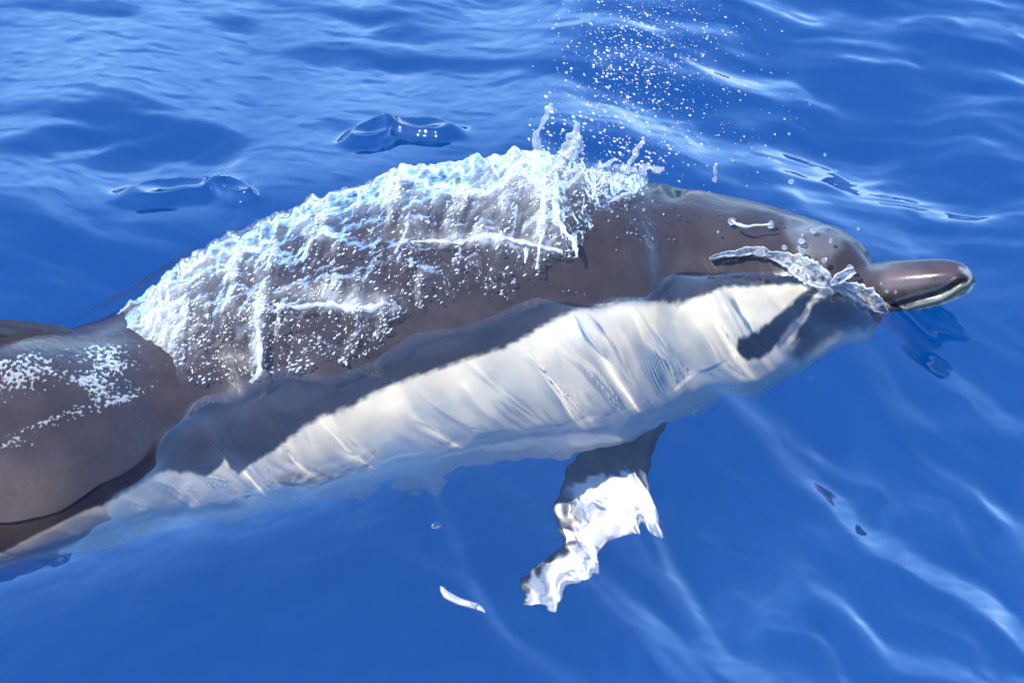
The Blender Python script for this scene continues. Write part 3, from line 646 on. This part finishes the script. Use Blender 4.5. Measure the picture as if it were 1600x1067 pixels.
ROP = [([(838, 420, 3), (846, 380, 6), (850, 330, 9), (846, 290, 11), (840, 262, 12)], 'broad white rope of water rising to the tallest finger'),
       ([(640, 372, 3), (676, 376, 4), (712, 378, 5), (742, 376, 5), (762, 366, 6), (790, 376, 5), (818, 378, 5), (850, 386, 4), (880, 394, 4)], 'wavy white ridge of water lying across the middle of the splash'),
       ([(822, 384, 4), (821, 398, 4), (820, 412, 2)], 'short white drip hanging from the wavy ridge'),
       ([(430, 478, 3), (470, 474, 5), (510, 478, 6), (550, 486, 8), (580, 484, 8), (604, 472, 5)], 'white breaking lip low on the left of the splash'),
       ([(402, 462, 3), (404, 500, 4), (408, 540, 6), (405, 575, 7), (392, 598, 4)], 'upright white streak at the lower left of the splash'),
       ([(636, 350, 2), (630, 372, 3), (618, 396, 3)], 'thin pale thread of water left of the wavy ridge'),
       ([(900, 402, 3), (897, 380, 5), (884, 362, 4), (870, 340, 6), (868, 310, 8)], 'curved white edge of the splash facing the head'),
       ([(952, 318, 2), (970, 306, 4), (990, 300, 4), (1004, 288, 4)], 'thin white lip of water across the back behind the blowhole')]
for k, (p, lab) in enumerate(ROP):
    px_rope('water_rope', [(x, y, r, None) for x, y, r in p], .022, mat=M_SPLASH, foam=.4, lumps=1.0, seed=k * 5 + 40, flat=.7, label=lab, cat='rope of water', group='ropes of white water on the back')
# the torn ribbon of water across the face
def ribbon(name, path, lift, label, seed, foam=.3):
    P = np.array(path, float); d = np.r_[0, np.cumsum(np.hypot(*np.diff(P[:, :2], axis=0).T))]; m = int(d[-1] / 1.1); t = np.linspace(0, d[-1], m)
    x, y, wd = [pchip(d, P[:, k], t) for k in range(3)]
    tx, ty = np.gradient(x), np.gradient(y); l = np.hypot(tx, ty); nx_, ny_ = -ty / l, tx / l
    n = 34; v = np.linspace(-1, 1, n)
    anchors = np.array([on_body(a, b, 0) for a, b in P[:, :2]]); ctr = np.stack([smooth1(pchip(d, anchors[:, k], t), 31) for k in range(3)], -1)
    V = []; fo = []
    for i in range(m):
        wv_ = wd[i] * (1 + .3 * perlin(t[i] / 9., .3, seed))
        X_ = x[i] + nx_[i] * v * wv_; Y_ = y[i] + ny_[i] * v * wv_
        c0_ = ctr[i]; sx, sy = to_px(c0_)
        dxp, dyp = (X_ - sx) / SC, (Y_ - sy) / SC
        P3 = c0_[None] + dxp[:, None] * np.array([1, 0, 0]) - dyp[:, None] * np.array([0, SN, CS])
        hgt = lift + .005 * fbm(X_ / 22, Y_ / 15, 2, seed + 1, .5) + .005 * np.exp(-((np.abs(v) - .85) / .16) ** 2) - .003 * (1 - v ** 2)
        V.append(P3 + NF * hgt[:, None]); fo.append(np.clip(foam * (.5 + .8 * perlin(X_ / 7, Y_ / 7, seed + 2)) + .45 * np.exp(-((np.abs(v) - .9) / .14) ** 2), 0, 1))
    V = np.array(V); bk = V - NF * .0035 * (1 - v[None, :, None] ** 2) - NF * .0004
    A_ = np.concatenate([V.reshape(-1, 3), bk.reshape(-1, 3)]); F1 = grid_faces(m, n); F2 = F1[:, ::-1] + m * n
    o = mesh_obj(name, A_, np.concatenate([F1, F2]), M_RIBBON); set_foam(o, np.tile(np.array(fo).ravel(), 2))
    o['label'] = label; o['category'] = 'ribbon of water'; return o
ribbon('water_ribbon', [(1196, 398, 4), (1215, 402, 9), (1240, 412, 15), (1262, 425, 20), (1285, 438, 15), (1300, 446, 8), (1322, 452, 12), (1345, 462, 17), (1365, 474, 14), (1380, 485, 6), (1386, 490, 2)], .020, 'torn glassy ribbon of water across the face down to the mouth', 201, .24)
ribbon('water_ribbon', [(1296, 444, 4), (1308, 436, 8), (1322, 428, 9), (1333, 422, 5)], .030, 'short bright tongue of water in front of the forehead, above the long ribbon', 207, .6)
ribbon('water_ribbon', [(1108, 404, 2), (1130, 398, 4), (1150, 396, 5), (1172, 392, 6), (1192, 394, 7), (1206, 398, 4)], .012, 'thin broken streak of water leading into the ribbon from behind', 213, .5)
px_rope('water_thread', [(1142, 343, 4, None), (1152, 350, 3, None), (1164, 351, 4, None), (1178, 350, 2.4, None), (1192, 350, 2, None), (1203, 349, 3, None)], .03, mat=M_RIBBON, foam=.6, lumps=.5, seed=301, label='thread of water with beaded ends hanging over the top of the head', cat='thread of water')
px_rope('water_thread', [(1380, 487, 3, None), (1387, 496, 2.5, .07), (1389, 503, 2.2, .07), (1385, 510, 2.8, .07)], .018, mat=M_RIBBON, foam=.5, lumps=.4, seed=305, label='hooked drip of water falling from the mouth', cat='thread of water')

# droplets
def ico(sub, seed, stretch, mat=None):
    bm = bmesh.new(); bmesh.ops.create_icosphere(bm, subdivisions=sub, radius=1)
    r_ = random.Random(seed)
    ph_ = [r_.uniform(0, 6) for _ in range(3)]
    for v in bm.verts:
        c_ = v.co.copy(); v.co *= 1 + .12 * math.sin(2.3 * c_.x + ph_[0]) * math.cos(2.1 * c_.y + ph_[1]) + .08 * math.sin(3 * c_.z + ph_[2])
        v.co.x *= stretch
    me = bpy.data.meshes.new('droplet'); bm.to_mesh(me); bm.free(); me.materials.append(mat or M_DROP)
    me.polygons.foreach_set('use_smooth', np.ones(len(me.polygons), bool)); return me
BIG = [ico(3, k, 1.0, M_BEAD) for k in range(4)]; SML = [ico(2, 10 + k, 1.45 + .2 * (k % 3)) for k in range(6)]
def drop(p, r, me, label, group=None, tilt=0.0, name='water_droplet'):
    o = bpy.data.objects.new(name, me); COL.objects.link(o); o.location = p; o.scale = (r, r, r)
    o.rotation_euler = (0.3, tilt, 0.0); o['label'] = label; o['category'] = 'droplet'
    if group: o['group'] = group
    return o
HD = [(1141, 343, 6, 'round droplet at the left end of the thread over the head'), (1205, 349, 6, 'round droplet at the right end of the thread over the head'),
      (1270, 358, 4.5, 'droplet hanging in front of the upper forehead'), (1250, 375, 5, 'droplet over the middle of the forehead above the ribbon'), (1251, 366, 2, 'speck of a droplet just above the forehead droplet'),
      (1297, 376, 3.5, 'droplet over the paler patch near the brow edge'), (1251, 394, 5, 'droplet touching the upper edge of the ribbon'), (1225, 387, 4, 'droplet above the left part of the ribbon'),
      (1288, 405, 4.5, 'droplet between the ribbon and the forehead front'), (1327, 421, 8, 'largest bead at the tip of the short tongue of water'), (1322, 430, 6, 'smaller bead under the largest bead of the tongue'),
      (1319, 463, 6, 'left bead of three on the lower edge of the ribbon'), (1344, 474, 7, 'middle bead of three on the lower edge of the ribbon'), (1367, 484, 6, 'right bead of three on the lower edge of the ribbon'),
      (1187, 394, 8, 'bead at the left start of the long ribbon'), (1280, 452, 6, 'bead in the crook under the ribbon beside the cheek'), (1372, 510, 3.5, 'droplet falling free below the mouth'), (1385, 512, 3.5, 'droplet at the end of the hooked drip'),
      (1123, 360, 2, 'tiny droplet left of the thread over the head'), (1246, 387, 2.5, 'small droplet between the forehead and the ribbon'), (1385, 455, 3, 'small droplet on the bridge of the beak'), (1396, 458, 2.6, 'second small droplet on the bridge of the beak, further out'), (1374, 444, 2, 'tiny bead at the edge of the wet beak root')]
for k, (x, y, r, lab) in enumerate(HD):
    drop(at_depth(x, y, .07) if y > 505 else on_body(x, y, .015), r / SC, BIG[k % 4], lab)
FAR = [(1341, 357, 2.3, 'lone droplet in the air right of the forehead'), (1289, 242, 2.5, 'lone droplet high above the head, to the right of the spray'), (1236, 284, 4, 'droplet pair hovering above the top of the head'), (1233, 209, 2, 'droplet at the right fringe of the spray'), (1145, 250, 2, 'droplet just above the blowhole splash')]
for k, (x, y, r, lab) in enumerate(FAR): drop(at_depth(x, y, .12), r / SC, BIG[k % 4], lab)
tag_spray = ('small droplet in the fine spray rising above the dolphin\'s back', 'spray droplets above the back')
pts = []
def scatter(n, cx, cy_, sx, sy, rot, rmin, rmax):
    for _ in range(n):
        a, b = rng.normal(0, 1), rng.normal(0, 1)
        x = cx + a * sx * math.cos(rot) - b * sy * math.sin(rot); y = cy_ + a * sx * math.sin(rot) + b * sy * math.cos(rot)
        if y < -60 or x > 1330: continue
        pts.append((x, y, .85 * rmin + (rmax - rmin) * .85 * rng.random() ** 3.2))
scatter(1000, 985, 95, 48, 72, .35, .4, 1.9); scatter(420, 1030, 60, 75, 70, 0, .5, 1.7); scatter(170, 1070, 170, 80, 65, 0, .5, 1.6); scatter(120, 970, 210, 45, 28, 0, .5, 2.3); scatter(60, 1140, 215, 90, 60, 0, .5, 1.4)
scatter(40, 905, 40, 30, 50, 0, .7, 2.4); scatter(90, 950, 256, 45, 16, -.1, .6, 2.6); scatter(60, 870, 215, 30, 26, 0, .5, 2.2); scatter(60, 1000, 245, 26, 20, 0, .5, 2.2); scatter(30, 880, 200, 22, 20, 0, .8, 3)
pts.sort(key=lambda p: -p[2])
mist = []
for k, (x, y, r) in enumerate(pts):
    p = at_depth(x, y, .24 + rng.normal(0, .07)); tl = math.radians(28) + rng.normal(0, .2)
    if k < 285:
        zone = ('highest' if y < 60 else 'thick middle' if y < 150 and x < 1050 else 'right-hand fringe' if x >= 1050 else 'lowest' if y > 190 else 'lower middle')
        big_ = 'larger' if r > 1.7 else 'tiny'
        drop(p, r / SC, SML[k % 6], f'{big_} bright droplet in the {zone} part of the spray rising above the back', f'{big_} droplets in the {zone} part of the spray', tilt=tl)
    else: mist.append((p, r / SC, tl))
base = SML[1]; bv = np.array([v.co[:] for v in ico(1, 3, 1.6).vertices]); bf = np.array([p.vertices[:] for p in ico(1, 3, 1.6).polygons])
Vm, Fm = [], []
for k, (p, r, tl) in enumerate(mist):
    R_ = np.array([[math.cos(tl), 0, math.sin(tl)], [0, 1, 0], [-math.sin(tl), 0, math.cos(tl)]])
    Vm.append((bv * r) @ R_.T + p); Fm.append(bf + k * len(bv))
mo = mesh_obj('fine_spray', np.concatenate(Vm), np.concatenate(Fm), M_DROP, kind='stuff', label='fine mist of tiny drops blown up behind the dolphin\'s head', category='spray')
# little beads scattered over the splash edge and on the skin
k = 0
for x, y, r in [(1000 + rng.normal(0, 30), 350 + rng.normal(0, 26), rng.uniform(.8, 2)) for _ in range(26)] + [(rng.uniform(905, 1010), rng.uniform(270, 330), rng.uniform(1, 3)) for _ in range(40)]:
    drop(on_body(x, y, .004), r / SC, BIG[k % 4], ('bead of water on the wet skin, in the strip right beside the splash' if k >= 26 else 'bead of water on the wet skin, out in the middle of the neck'), ('beads on the skin beside the splash' if k >= 26 else 'beads on the skin of the neck')); k += 1

# small things in the water in front of the dolphin
def leaf(name, pa, pb, wd, z, label):
    a, b = under(*pa, z), under(*pb, z - .01); n = 24; t = np.linspace(0, 1, n); ax_ = b - a; sd_ = np.cross(ax_, [0, 0, 1]); sd_ /= np.linalg.norm(sd_)
    V = []
    for q in t:
        h = wd * math.sin(math.pi * min(1, q * 1.02)) ** .6 * (1 - .4 * q) + .0002; c_ = a + ax_ * q + sd_ * .004 * math.sin(q * 5)
        for g in np.linspace(0, 2 * np.pi, 10, endpoint=False): V.append(c_ + sd_ * h * math.cos(g) + np.array([0, 0, .45 * h * math.sin(g)]))
    o = mesh_obj(name, V, grid_faces(n, 10, True), M_PALE, label=label, category='floating scrap'); o.cycles.is_caustics_receiver = True
leaf('floating_scrap', (688, 928), (741, 969), .006, -.02, 'thin pale sliver drifting in the blue water below the belly')
gx_, gy_, gz_ = ground(678, 838, .001)
drop(np.array([gx_, gy_, gz_]), .005, BIG[1], 'lone bubble floating on calm water below the belly', name='surface_bubble')['category'] = 'bubble'
